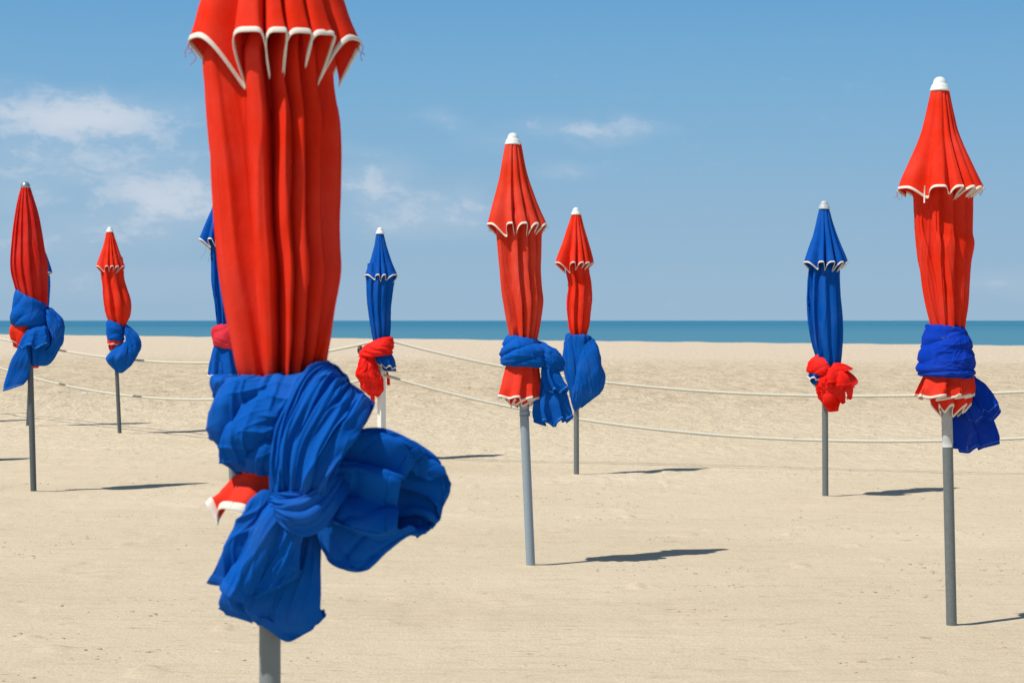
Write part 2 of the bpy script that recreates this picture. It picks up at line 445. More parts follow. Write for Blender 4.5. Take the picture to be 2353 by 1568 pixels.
# ------------------------------------------------------------------ cloth
class Umb:
    """a closed umbrella; picture positions at its own distance become local metres"""
    def __init__(s, name, base, label, dist=None, group='closed umbrellas standing on the beach'):
        s.bx, s.by = base
        s.Y = dist if dist else F * EYE / (s.by - HZ)
        s.X = (s.bx - CX) * s.Y / F
        s.s = s.Y / F
        s.root = bpy.data.objects.new(name, None)
        s.root.empty_display_size = .2
        COL.objects.link(s.root)
        s.root.location = (s.X, s.Y, 0)
        tag(s.root, label, 'umbrella', group)
        POLE_FEET.append((s.X, s.Y))
        s.seed = int(base[0] * 7 + base[1] * 3) % 9973

    def L(s, px, py, off=0.0):
        Y = s.Y - off
        px, py = np.asarray(px, float), np.asarray(py, float)
        return np.stack([(px - CX) * Y / F - s.X, np.zeros_like(px) - off, EYE - (py - HZ) * Y / F], -1)

    def loft(s, name, stations, material, parent=None, nu=120, nv=70, K=9, valleys=None, depth=(.1, .3), sharp=1.4, swirl=(0, 0.0),
             twist=0.0, hem_drop=0.0, wrinkle=.003, wr_f=(10, 8), around=None, front_cut=0.0, cut_dir=None, trim=None, trim_w=.011, trim_t=.0016, seed=0, jitter=.35, vdepth=None, fine=None, omega=0.0, belly=0.0,
             dpow=1.0, close=(False, False), crease=0.0, stitch=False, conv=None):
        """lofted cloth tube.  stations: (lx, ly, rx, ry, off, depth_ratio) rows along the cloth;
        pleats run along it, or round it when around=(turns, amount, tilt)."""
        sd = s.seed + seed * 131
        r = np.random.default_rng(sd)
        if len(stations[0]) == 3:       # (row, left, right)
            stations = [(a[1], a[0], a[2], a[0], 0.0, .95) for a in stations]
        stations = [tuple(a) + (0.0, .9)[len(a) - 4:] if len(a) < 6 else a for a in stations]
        C = []
        for (lx, ly, rx, ry, off, dr) in stations:
            l, q = s.L(lx, ly, off), s.L(rx, ry, off)
            C.append(np.concatenate([(l + q) / 2, (q - l) / 2, [dr]]))
        C = np.array(C)
        th = np.linspace(0, 2 * np.pi, nu, endpoint=False)
        t = np.linspace(0, 1, nv)
        TH, T = np.meshgrid(th, t)
        # irregular pleat phase
        if valleys is None:
            wv = sum(r.uniform(-1, 1) * jitter / j * np.sin(j * TH + r.uniform(0, 6.28)) for j in range(1, 5))
            ph = K * (TH + wv * .6)
        else:
            fr = np.sort(2 * np.pi - np.arccos(np.clip(np.array(valleys, float), -1, 1)))
            bk = np.linspace(0.25, np.pi - .25, max(3, K - len(fr)))
            va = np.sort(np.concatenate([bk, fr]))
            xp = np.concatenate([[va[-1] - 2 * np.pi], va, [va[0] + 2 * np.pi]])
            fp = np.arange(-1, len(va) + 1) * 2 * np.pi
            ph = np.interp(TH, xp, fp)
        drift = twist * T + .55 * jitter * fbm(TH / (2 * np.pi) * 4, T * 2.2, sd + 3, px=4, octaves=2) * 2.2
        ph = ph + drift
        g = ((1 + np.cos(ph)) / 2) ** sharp
        idx = np.floor(ph / (2 * np.pi) + .5)
        vary = .55 + .9 * hash2(idx, idx * 0 + 3, sd)
        if vdepth is not None:
            nb = max(3, K - len(vdepth))
            vm_ = np.concatenate([np.ones(nb), np.array(vdepth, float)])
            vary = vm_[np.mod(idx.astype(int), len(vm_))]
        dp = (depth[0] + (depth[1] - depth[0]) * T ** dpow) * np.clip(vary, .1, 2.2)
        rho = 1 - dp * g
        sw = (swirl[0] + (swirl[1] - swirl[0]) * T ** dpow) * (.40 * np.sin(ph + .3) - .75 * np.cos(ph)) * np.clip(vary, .4, 1.3)
        sw = sw - omega * T ** 1.3 * np.sin(ph)
        if around:
            turns, amt, tilt = around
            pa = turns * 2 * np.pi * (T + tilt * np.sin(TH + 2.2) + .10 * fbm(TH / (2 * np.pi) * 5, T * 3, sd + 9, px=5, octaves=3)) + r.uniform(0, 6)
            ra = 1 - np.abs(np.sin(pa / 2)) ** .8
            am = amt * (.35 + .65 * sstep(-.5, .5, noise(TH / (2 * np.pi) * 6, T * turns * .7, sd + 13, px=6)))
            rho = rho - am * ra
        tt = T.copy()
        if front_cut:
            cd = -np.pi / 2 if cut_dir is None else cut_dir
            fr = np.clip(np.cos(TH - cd), 0, 1) ** .8
            tt = T * (1 - front_cut * fr)
        S = catmull(C, tt)
        cen, a, dr = S[..., 0:3], S[..., 3:6], S[..., 6:7]
        aw = np.linalg.norm(a, axis=-1, keepdims=True)
        b = np.zeros_like(a)
        b[..., 1:2] = aw * dr
        ang = TH + sw
        if conv is not None:
            ang = ang + conv * T
        P = cen + a * (np.cos(ang) * rho)[..., None] + b * (np.sin(ang) * rho)[..., None]
        if hem_drop or belly:
            e = 1e-3
            ax = catmull(C, np.clip(tt + e, 0, 1))[..., 0:3] - catmull(C, np.clip(tt - e, 0, 1))[..., 0:3]
            ax /= np.linalg.norm(ax, axis=-1, keepdims=True) + 1e-9
            P = P + ax * (belly * np.clip(-np.sin(TH), 0, 1) ** .8 * (.55 + .45 * np.cos(2.3 * TH + sd)) * sstep(.3, 1, T))[..., None]
            P = P + ax * (hem_drop * g * np.clip(vary, .5, 1.2) * sstep(.5, 1, T))[..., None]
        # creases
        Pu = np.roll(P, -1, 1) - np.roll(P, 1, 1)
        Pv = np.gradient(P, axis=0)
        N = np.cross(Pu, Pv)
        N /= np.linalg.norm(N, axis=-1, keepdims=True) + 1e-12
        if wrinkle:
            k = wr_f[0]
            wn = fbm(TH / (2 * np.pi) * k, T * wr_f[1] + .6 * np.sin(TH + sd), sd + 21, px=k, octaves=2, gain=.4)
            P = P + N * (wrinkle * wn)[..., None]
        if crease:
            k = wr_f[0] + 3
            c1 = 1 - np.abs(fbm(TH / (2 * np.pi) * k, T * wr_f[1] * .8 + 3 * np.sin(TH * 1 + sd * .1), sd + 77, px=k, octaves=2))
            P = P - N * (crease * sstep(.78, 1.0, c1))[..., None]
        if fine:
            k2, amp, mode = fine
            U = TH / (2 * np.pi)
            for rnd in range(2):
                if mode == 'along':
                    p2 = np.pi * (k2 * (1 + .6 * rnd)) * (U + .035 * fbm(U * 6, T * 3.0, sd + 91 + rnd, px=6, octaves=2) + .05 * T * (1 - 2 * rnd))
                    p2 = p2 + 0
                    k2i = int(round(k2 * (1 + .6 * rnd)))
                    p2 = np.pi * k2i * (U + .035 * fbm(U * 6, T * 3.0, sd + 91 + rnd, px=6, octaves=2)) + 2.2 * np.pi * T * (1 - 2 * rnd)
                    mk = sstep(-.15, .55, fbm(U * 7, T * 2.2, sd + 95 + rnd, px=7, octaves=2))
                else:
                    p2 = np.pi * k2 * (1 + .5 * rnd) * (T + .25 * (.5 - rnd) * np.sin(TH + rnd * 2.0 + sd) + .05 * fbm(U * 5, T * 4, sd + 91 + rnd, px=5, octaves=2))
                    mk = sstep(-.15, .55, fbm(U * 5, T * 3, sd + 95 + rnd, px=5, octaves=2))
                v = (1 - np.abs(np.sin(p2))) ** 2.2
                P = P - N * (amp * (1 - .4 * rnd) * v * mk * (.4 + .6 * sstep(0, .06, T)) * (1 - .55 * sstep(.85, 1, T)))[..., None]
        i = np.arange(nu * nv).reshape(nv, nu)
        j = np.roll(i, -1, 1)
        faces = np.stack([i[:-1], j[:-1], j[1:], i[1:]], -1).reshape(-1, 4)
        V = P.reshape(-1, 3)
        o = mesh_obj(name, V, faces, material, parent or s.root)
        for end, flag in ((0, close[0]), (-1, close[1])):
            if flag:
                s.plug(o, P[end], i[end])
        if trim is not None:
            s.binding(P, N, trim, o, trim_w, trim_t)
        if stitch:
            s.seam(P, N, o, trim_w)
        return o

    def plug(s, o, ring, idx):
        import bmesh
        bm = bmesh.new()
        bm.from_mesh(o.data)
        bm.verts.ensure_lookup_table()
        c = bm.verts.new(ring.mean(0))
        bm.verts.ensure_lookup_table()
        n = len(idx)
        for a in range(n):
            try:
                f = bm.faces.new((bm.verts[int(idx[a])], bm.verts[int(idx[(a + 1) % n])], c))
                f.smooth = True
            except ValueError:
                pass
        bm.to_mesh(o.data)
        bm.free()

    def binding(s, P, N, material, parent, wdt, th):
        e, pv = P[-1], P[-3]
        up = pv - e
        up /= np.linalg.norm(up, axis=-1, keepdims=True) + 1e-9
        n = N[-2]
        prof = [(-.25, 1.0), (.9, 1.0), (1.0, .3), (1.0, -.3), (.9, -1.0), (-.25, -1.0), (-.35, 0)]
        R = np.stack([e + up * (u * wdt) + n * (v * th) for u, v in prof], 1)      # (nu, m, 3)
        nu, m = R.shape[:2]
        i = np.arange(nu * m).reshape(nu, m)
        j = np.roll(i, -1, 0)
        faces = np.stack([i, np.roll(i, -1, 1), np.roll(j, -1, 1), j], -1).reshape(-1, 4)
        return mesh_obj('trim', R.reshape(-1, 3), faces, material, parent)

    def seam(s, P, N, parent, wdt):
        e, pv = P[-1], P[-3]
        up = pv - e
        up /= np.linalg.norm(up, axis=-1, keepdims=True) + 1e-9
        n = N[-2]
        R = []
        for k in range(3):
            a = k * 2 * np.pi / 3
            R.append(e + up * (wdt + .0013 * math.cos(a)) + n * (.0016 * math.sin(a)) * 1.0)
        R = np.stack(R, 1)
        nu, m = R.shape[:2]
        i = np.arange(nu * m).reshape(nu, m)
        j = np.roll(i, -1, 0)
        faces = np.stack([i, np.roll(i, -1, 1), np.roll(j, -1, 1), j], -1).reshape(-1, 4)
        return mesh_obj('stitching', R.reshape(-1, 3), faces, STITCH, parent)

    def tube(s, name, pts, radii, material, parent=None, seg=20, caps=True):
        """round tube through picture points (px, py[, off])"""
        Q = np.array([s.L(*p) if len(p) == 3 else s.L(p[0], p[1]) for p in pts])
        return tube_mesh(name, Q, radii, material, parent or s.root, seg, caps)

    def cap(s, p, r, material, style='bell'):
        """turned finial; p = picture point of its lower rim, r = radius in metres"""
        prof = {'bell': [(.94, -.06), (1.06, 0), (1.07, .10), (1.0, .20), (.93, .42), (.86, .60), (.80, .68), (.72, .74), (.70, .86), (.66, 1.05), (.56, 1.25), (.40, 1.40), (.2, 1.48), (0.0, 1.5)],
                'dome': [(.98, -.05), (1.02, 0), (1.02, .15), (.98, .45), (.85, .80), (.62, 1.08), (.33, 1.24), (0.0, 1.28)]}[style]
        c = s.L(*p)
        n = 28
        V = []
        for (q, z) in prof:
            for k in range(n):
                a = 2 * np.pi * k / n
                V.append(c + np.array([q * r * math.cos(a), q * r * math.sin(a), z * r]))
        i = np.arange(len(prof) * n).reshape(len(prof), n)
        j = np.roll(i, -1, 1)
        faces = np.stack([i[:-1], j[:-1], j[1:], i[1:]], -1).reshape(-1, 4)
        return mesh_obj('cap', V, faces, material, s.root)

    def threads(s, p, n, length, material, spread=6, seed=1):
        r = np.random.default_rng(s.seed + seed)
        V, Fc = [], []
        for a in range(n):
            st = s.L(p[0] + r.uniform(-spread, spread), p[1] + r.uniform(-2, 2), .02 * r.uniform(-1, 1) + (p[2] if len(p) > 2 else 0))
            ln = length * r.uniform(.4, 1.1)
            q = [st]
            ph, am = r.uniform(0, 6), r.uniform(.002, .008)
            dx = r.uniform(-.3, .3)
            for b in range(1, 14):
                u = b / 13
                q.append(st + np.array([dx * ln * u + am * math.sin(ph + 7 * u), am * math.cos(ph + 6 * u) * .6, -ln * u * (1 - .25 * u * abs(math.sin(ph)))]))
            b0 = len(V)
            vs, fs = tube_arrays(np.array(q), .0008, 4)
            V += list(vs)
            Fc += [tuple(int(z) + b0 for z in f) for f in fs]
        return mesh_obj('loose_threads', np.array(V), np.array(Fc), material, s.root)


def tube_arrays(Q, r, seg, twist=0.0, lobes=0, lobe=0.0):
    Q = np.asarray(Q, float)
    T = np.gradient(Q, axis=0)
    T /= np.linalg.norm(T, axis=1, keepdims=True) + 1e-12
    ref = np.array([0, 0, 1.0]) if abs(T[:, 2]).mean() < .8 else np.array([0, 1.0, 0])
    A = np.cross(T, ref)
    A /= np.linalg.norm(A, axis=1, keepdims=True)
    B = np.cross(T, A)
    rr = np.broadcast_to(np.asarray(r, float), (len(Q),))
    dl = np.concatenate([[0], np.cumsum(np.linalg.norm(np.diff(Q, axis=0), axis=1))])
    a = np.linspace(0, 2 * np.pi, seg, endpoint=False)[None, :]
    rad = rr[:, None] * (1 + lobe * np.cos(lobes * (a + twist * dl[:, None]))) if lobes else np.repeat(rr[:, None], seg, 1)
    V = Q[:, None, :] + A[:, None, :] * (np.cos(a) * rad)[..., None] + B[:, None, :] * (np.sin(a) * rad)[..., None]
    n = len(Q)
    i = np.arange(n * seg).reshape(n, seg)
    j = np.roll(i, -1, 1)
    return V.reshape(-1, 3), np.stack([i[:-1], j[:-1], j[1:], i[1:]], -1).reshape(-1, 4)


def tube_mesh(name, Q, r, material, parent=None, seg=20, caps=True, **kw):
    V, Fc = tube_arrays(Q, r, seg, **kw)
    o = mesh_obj(name, V, Fc, material, parent)
    if caps:
        import bmesh
        bm = bmesh.new()
        bm.from_mesh(o.data)
        bm.verts.ensure_lookup_table()
        n = len(V)
        bm.faces.new([bm.verts[k] for k in range(seg)])
        bm.faces.new([bm.verts[k] for k in range(n - seg, n)][::-1])
        bm.normal_update()
        bm.to_mesh(o.data)
        bm.free()
    return o


def ramp_pts(a, b, n=12):
    return [tuple(np.array(a) + (np.array(b) - np.array(a)) * k / (n - 1)) for k in range(n)]


def dress(u, cap_at, cap_r, cape, body, pole, colour, capm, pole_m=GALV, style='bell', trim=TRIM, res=1.0, pole_r=.027,
          cape_valleys=None, body_valleys=None, cape_K=10, body_K=10, sink=.12, body_depth=(.24, .30), sq=False, seed=0, cape_swirl=.10, cape_depth=.42, cape_sharp=2.2, cape_omega=.06, cape_trim=.0105, body_jit=.28, body_twist=.8, cap_style=None, drop=.085, body_vd=None, cape_vd=None, body_swirl=(.16, .14), body_sharp=2.2, body_crease=.006, body_fine=None):
    """cap, pole, upper vent canopy and main canopy of one closed umbrella"""
    nu, nv = int(150 * res), int(80 * res)
    u.cap(cap_at, cap_r, capm, style)
    foot = u.L(*pole[1]) - np.array([0, 0, sink])
    top = u.L(*pole[0])
    Q = np.linspace(foot, top, 24)
    if not sq:
        tube_mesh('pole', Q, pole_r, pole_m, u.root, 24)
    if cape:
        u.loft('vent_canopy', cape, colour, nu=int(nu * 1.5), nv=nv, K=cape_K, valleys=cape_valleys, depth=(.12, cape_depth), sharp=cape_sharp, swirl=(.02, cape_swirl), omega=cape_omega, dpow=1.3, vdepth=cape_vd,
               hem_drop=drop, wrinkle=.003, wr_f=(9, 4), trim=trim, seed=1 + seed, twist=.3, jitter=.20, trim_w=cape_trim, trim_t=.0014)
    u.loft('canopy', body, colour, nu=int(nu * 1.3), nv=nv, K=body_K, valleys=body_valleys, depth=body_depth, sharp=body_sharp, swirl=body_swirl, vdepth=body_vd, wrinkle=.008, wr_f=(7, 2.2),
           twist=body_twist, seed=2 + seed, crease=body_crease, jitter=body_jit, fine=body_fine or (18, .004, 'along'))

# ------------------------------------------------------------------ the umbrellas
build_order = []


def tie(u, stations, material, **kw):
    """cloth wound round the folded canopy; folds run round it"""
    a = dict(fine=(9, .006, 'around'), nu=170, nv=110, K=5, depth=(.03, .03), around=(4, .16, .10), wrinkle=.006, wr_f=(4, 5), crease=.003, seed=5, jitter=.3)
    a.update(kw)
    return u.loft('tie_cloth', stations, material, **a)


def skirt(u, stations, material, trim=TRIM, **kw):
    a = dict(nu=200, nv=50, K=8, depth=(.15, .34), swirl=(.05, .12), omega=.05, hem_drop=.03, wrinkle=.004, wr_f=(8, 4), trim=trim, seed=6, jitter=.4, sharp=1.0)
    a.update(kw)
    return u.loft('canopy_skirt', stations, material, **a)


# ---- near red umbrella, cut by the top of the frame
u = Umb('beach_umbrella', (624, 2244), 'large red umbrella in the foreground with blue cloth knotted round it, top out of frame', dist=4.7)
dress(u, (625, -366), .050,
      [(-366, 578, 672), (-200, 528, 726), (-60, 484, 768), (0, 464, 790), (60, 446, 812), (98, 434, 830)],
      [(-60, 520, 730), (60, 500, 748), (110, 474, 760), (140, 463, 767), (200, 468, 772), (265, 473, 781), (330, 478, 782), (400, 484, 780), (500, 491, 777), (560, 496, 778), (625, 502, 781), (700, 514, 770), (780, 530, 757), (850, 545, 742), (910, 570, 722), (1000, 560, 720)],
      ((620, -360), (620, 2244)), RED, CAPW, pole_m=GREY_TUBE, res=2.0, pole_r=.0255,
      cape_valleys=[-.43, .03, .24, .54, .78], cape_K=11, cape_vd=[1.3, 1.0, 1.25, .75, 1.1], cape_sharp=2.6, cape_omega=.10, body_valleys=[-.36, .15, .40, .60, .86], body_vd=[.9, 1.5, 1.0, 1.6, .8], body_jit=.45, body_K=11, body_depth=(.36, .40), cape_swirl=.07, cape_depth=.30,
      body_twist=.2, drop=.10, body_swirl=(.08, .05), body_sharp=2.0, body_crease=.005, body_fine=(14, .005, 'along'))


def c(x, y):
    return (422.3 + x * .5025, 779.7 + y * .5025)


def st(*rows):
    out = []
    for (lx, ly, rx, ry, off, dr) in rows:
        out.append((*c(lx, ly), *c(rx, ry), off, dr))
    return out


skirt(u, st((240, 540, 560, 560, 0, .9), (225, 620, 590, 640, 0, .9), (165, 690, 620, 720, .0, .9), (105, 735, 640, 790, .0, .85)), RED, nu=420, nv=90, K=8, depth=(.10, .22), hem_drop=.04, trim_w=.016, swirl=(.03, .06), sharp=2.0)
t = tie(u, st((210, 175, 600, 130, 0, .85), (142, 195, 660, 150, .02, .9), (122, 290, 720, 230, .03, .9), (126, 400, 730, 330, .03, .9), (150, 490, 720, 430, .03, .9), (195, 560, 690, 520, .02, .9), (290, 606, 620, 600, .0, .9), (330, 590, 560, 590, .0, .8)),
        BLUE_TIE, nu=420, nv=220, around=(3.0, .19, .34), wrinkle=.010, wr_f=(4, 5), crease=.006, K=3, fine=(9, .007, 'around'))
u.loft('knot', st((655, 92, 870, 300, .02, .5), (600, 105, 862, 335, .08, .6), (540, 165, 830, 400, .13, .55), (478, 270, 775, 470, .17, .5), (420, 400, 715, 560, .19, .48), (394, 540, 680, 650, .20, .45), (392, 640, 650, 730, .19, .45), (405, 740, 600, 800, .17, .5), (450, 830, 540, 850, .12, .5)),
       BLUE_TIE, t, nu=420, nv=200, K=9, depth=(.24, .34), sharp=1.4, swirl=(.08, .10), twist=2.0, wrinkle=.010, wr_f=(9, 1.6), crease=.006, close=(True, True), seed=11, fine=(20, .008, 'along'), jitter=.6)
u.loft('knot', st((392, 690, 430, 820, .19, .7), (450, 690, 480, 880, .21, .6), (540, 670, 570, 910, .20, .6), (620, 620, 660, 860, .18, .6), (690, 560, 730, 760, .13, .6), (730, 520, 780, 660, .07, .6)),
       BLUE_TIE, t, nu=260, nv=120, K=8, depth=(.22, .22), sharp=1.3, twist=2.0, wrinkle=.008, wr_f=(8, 1.5), crease=.005, close=(True, True), seed=12, fine=(24, .010, 'along'))
u.loft('tail', st((700, 500, 590, 860, .08, .5), (770, 420, 600, 960, .07, .5), (880, 402, 640, 1050, .06, .5), (1010, 440, 730, 1100, .06, .5), (1110, 490, 830, 1092, .05, .5), (1185, 570, 920, 1000, .04, .52), (1222, 680, 1010, 920, .03, .6), (1205, 770, 1090, 895, .02, 1.0)),
       BLUE_TIE, t, nu=420, nv=200, K=8, depth=(.42, .36), sharp=1.3, swirl=(.08, .08), twist=.6, jitter=.6, wrinkle=.012, wr_f=(7, 1.8), crease=.006, front_cut=.50, cut_dir=-2.2, trim=BLUE_TIE, trim_w=.022, trim_t=.0012, seed=13, fine=(22, .008, 'along'))
u.loft('tail', st((395, 690, 560, 800, .12, .6), (350, 700, 560, 880, .13, .65), (290, 770, 550, 940, .13, .65), (230, 880, 545, 1000, .12, .65), (170, 990, 540, 1040, .11, .65), (104, 1100, 535, 1070, .10, .65)),
       BLUE_TIE, t, nu=420, nv=160, K=5, depth=(.36, .34), sharp=1.2, swirl=(.03, .05), omega=.03, hem_drop=.02, belly=.06, jitter=.55, wrinkle=.010, wr_f=(8, 1.6), crease=.004, trim=BLUE_TIE, trim_w=.018, trim_t=.0012, seed=14, front_cut=.06, fine=(20, .006, 'along'))
u.loft('tail', st((430, 780, 620, 820, .06, .5), (345, 890, 640, 950, .06, .5), (255, 1010, 645, 1070, .06, .5), (195, 1110, 650, 1150, .05, .5), (165, 1190, 655, 1195, .04, .5), (190, 1235, 655, 1225, .03, .5)),
       BLUE_TIE, t, nu=420, nv=160, K=5, depth=(.34, .30), sharp=1.1, swirl=(.03, .04), omega=.02, hem_drop=.02, belly=.065, wrinkle=.010, wr_f=(8, 1.6), crease=.004, trim=BLUE_TIE, trim_w=.018, trim_t=.0012, seed=15, fine=(16, .006, 'along'), jitter=.55)
u.threads((440, 100), 4, .05, THREAD_R, 8)
u.threads((824, 96), 5, .05, THREAD_R, 6, seed=3)

# ---- red umbrella in the middle, leaning grey pole
u = Umb('beach_umbrella', (1221, 1301), 'red umbrella on a leaning blue-grey pole in the centre, blue cloth tied round it')
dress(u, (1178, 332), .049,
      [(332, 1160, 1197), (400, 1147, 1212), (450, 1134, 1229), (485, 1125, 1243), (516, 1117, 1257)],
      [(470, 1150, 1225), (505, 1137, 1246), (540, 1138, 1244), (580, 1141, 1243), (620, 1145, 1242), (660, 1149, 1245), (690, 1153, 1248), (730, 1161, 1243), (760, 1168, 1237), (785, 1173, 1231), (820, 1172, 1230)],
      ((1178, 340), (1221, 1301)), RED_FADED, CAPW, pole_m=GREY_PAINT, res=1.3, pole_r=.0285,
      cape_valleys=[-.42, -.05, .48, .80], cape_K=9, cape_depth=.30, body_valleys=[-.42, .12, .52, .80], body_K=9, body_twist=.3)
tube_mesh('upper_tube', np.linspace(u.L(1205, 945), u.L(1202, 880), 6), .0300 * .86 + .004, INNER, u.root, 24)
tube_mesh('collar', np.linspace(u.L(1205.5, 955), u.L(1205, 945), 3), .0335, GREY_PAINT, u.root, 24)
skirt(u, [(1165, 815, 1240, 815, 0, .9), (1160, 835, 1240, 840, 0, .9), (1149, 875, 1244, 880, 0, .9), (1138, 908, 1247, 912, 0, .85)], RED, K=7, valleys=[-.45, .25, .7], hem_drop=.02, depth=(.10, .28))
u.loft('canopy_skirt', [(1165, 850, 1236, 850, 0, .8), (1158, 895, 1240, 895, 0, .8), (1160, 916, 1234, 918, 0, .75)], RED, nu=200, nv=30, K=11, depth=(.2, .4), swirl=(.1, .4), hem_drop=.045, trim=TRIM_PINK, seed=16)
t = tie(u, [(1174, 768, 1236, 780, 0, .9), (1164, 772, 1246, 788, .0, .95), (1152, 792, 1258, 806, .01, .95), (1147, 816, 1262, 826, .01, .95), (1150, 834, 1258, 842, .0, .95), (1168, 842, 1240, 842, 0, .9)],
        BLUE_TIE, around=(3.0, .12, .30), nu=240, nv=130, wrinkle=.005, wr_f=(5, 6), crease=.004)
u.loft('knot', [(1236, 780, 1236, 830, .02, .8), (1258, 790, 1252, 848, .05, .8), (1282, 806, 1262, 855, .06, .8), (1297, 828, 1268, 858, .05, .8), (1297, 850, 1262, 862, .03, .8)], BLUE_TIE, t, nu=120, nv=70, K=7, depth=(.1, .16), twist=1.5,
       wrinkle=.006, crease=.005, close=(True, True), seed=17, fine=(20, .008, 'along'))
u.loft('tail', [(1244, 838, 1278, 838, .05, .6), (1242, 852, 1288, 850, .06, .6), (1244, 872, 1298, 872, .06, .6), (1252, 896, 1310, 890, .06, .6)], BLUE_TIE, t, nu=200, nv=60, K=5, depth=(.15, .48), swirl=(.05, .22), hem_drop=.03,
       wrinkle=.005, wr_f=(7, 2), trim=BLUE_TIE, trim_w=.012, trim_t=.003, seed=18, fine=(14, .005, 'along'), stitch=True)
u.loft('tail', [(1248, 850, 1280, 850, .02, .6), (1238, 880, 1296, 880, .02, .6), (1226, 920, 1308, 915, .02, .6), (1222, 950, 1316, 938, .01, .6), (1226, 968, 1320, 956, .01, .6)], BLUE_TIE, t, nu=220, nv=70, K=7, depth=(.12, .52), swirl=(.05, .22), hem_drop=.04,
       wrinkle=.005, wr_f=(7, 2), trim=BLUE_TIE, trim_w=.012, trim_t=.003, seed=19, fine=(14, .005, 'along'), stitch=True)
u.threads((1124, 520), 3, .07, THREAD_R, 6)
u.threads((1254, 516), 4, .05, THREAD_R, 4, seed=2)

# ---- red umbrella on the right
u = Umb('beach_umbrella', (2187, 1440), 'tall red umbrella at the right with stained dark blue cloth wound round it')
dress(u, (2158.5, 209), .0475,
      [(209, 2137, 2180), (260, 2126, 2190), (310, 2111, 2203), (370, 2086, 2229), (405, 2069, 2246), (434, 2058, 2260)],
      [(370, 2115, 2215), (420, 2096, 2231), (470, 2098, 2231), (530, 2102, 2231), (560, 2105, 2236), (600, 2111, 2230), (640, 2118, 2227), (700, 2128, 2224), (750, 2139, 2217), (800, 2135, 2220)],
      ((2159, 230), (2187, 1440)), RED, CAPW, pole_m=GALV, res=1.5, pole_r=.0265,
      cape_valleys=[-.50, .12, .42, .70, .90], cape_K=10, cape_depth=.36, body_valleys=[-.55, -.20, .35, .75], body_K=9, body_twist=.5, drop=.06)
tube_mesh('upper_tube', np.linspace(u.L(2176.7, 1026), u.L(2174, 930), 8), .0275, WORN, u.root, 24)
u.tube('drawstring', [(2124, 426, .16), (2123.5, 445, .16), (2123, 466, .16)], .0035, TRIM, seg=8)
skirt(u, [(2126, 845, 2232, 845, 0, .9), (2120, 862, 2236, 866, .01, .9), (2107, 890, 2240, 890, .01, .9), (2099, 908, 2238, 906, .01, .85)], RED, valleys=[-.55, -.18, .45, .82], K=9, depth=(.10, .24), swirl=(.05, .35), hem_drop=.02, nu=260)
u.loft('canopy_skirt', [(2130, 870, 2232, 870, 0, .85), (2132, 905, 2234, 905, 0, .85), (2138, 930, 2230, 928, 0, .8)], RED, nu=240, nv=30, K=9, depth=(.15, .4), swirl=(.05, .2), hem_drop=.05, trim=TRIM, seed=16)
t = tie(u, [(2136, 744, 2212, 748, 0, .9), (2124, 748, 2218, 756, .0, .95), (2120, 775, 2230, 780, .01, .95), (2113, 800, 2237, 808, .01, .95), (2107, 830, 2243, 836, .01, .95), (2103, 850, 2244, 854, .01, .95), (2110, 862, 2238, 868, 0, .95), (2126, 860, 2228, 866, 0, .9)],
        NAVY_TIE, nu=300, nv=180, around=(5.0, .10, .10), wrinkle=.006, wr_f=(4, 7), crease=.003, K=3)
u.loft('tail', [(2200, 868, 2240, 862, -.08, .4), (2176, 920, 2262, 900, -.10, .35), (2166, 965, 2282, 950, -.10, .32), (2170, 1000, 2294, 985, -.10, .3), (2182, 1028, 2297, 1012, -.10, .3)], NAVY_TIE, t, nu=360, nv=90, K=6, depth=(.1, .55), sharp=1.3, swirl=(.05, .20), hem_drop=.02, belly=.035,
       wrinkle=.006, wr_f=(7, 2), trim=NAVY_TIE, trim_w=.010, trim_t=.0018, seed=21, fine=(14, .005, 'along'), stitch=True, jitter=.6)
u.loft('tail', [(2204, 870, 2236, 866, -.03, .4), (2206, 905, 2264, 886, -.03, .35), (2214, 940, 2286, 912, -.02, .3), (2226, 968, 2296, 938, -.02, .28)], NAVY_TIE, t, nu=300, nv=80, K=5, depth=(.1, .45), sharp=1.3, swirl=(.05, .20), hem_drop=.02, belly=.035,
       wrinkle=.006, wr_f=(7, 2), trim=NAVY_TIE, trim_w=.010, trim_t=.0018, seed=20, fine=(14, .005, 'along'), stitch=True, jitter=.6)
u.loft('tail', [(2214, 880, 2238, 868, .0, .4), (2228, 905, 2270, 890, .0, .3), (2240, 930, 2288, 914, .0, .25), (2246, 950, 2295, 930, .0, .22)], NAVY_TIE, t, nu=260, nv=70, K=4, depth=(.08, .35), sharp=1.2, swirl=(.05, .35), hem_drop=.02,
       wrinkle=.006, wr_f=(6, 2), trim=NAVY_TIE, trim_w=.010, trim_t=.0018, seed=29, fine=(14, .005, 'along'), stitch=True)
u.threads((2066, 438), 4, .09, THREAD_R, 8)
u.threads((2255, 434), 3, .05, THREAD_R, 5, seed=2)

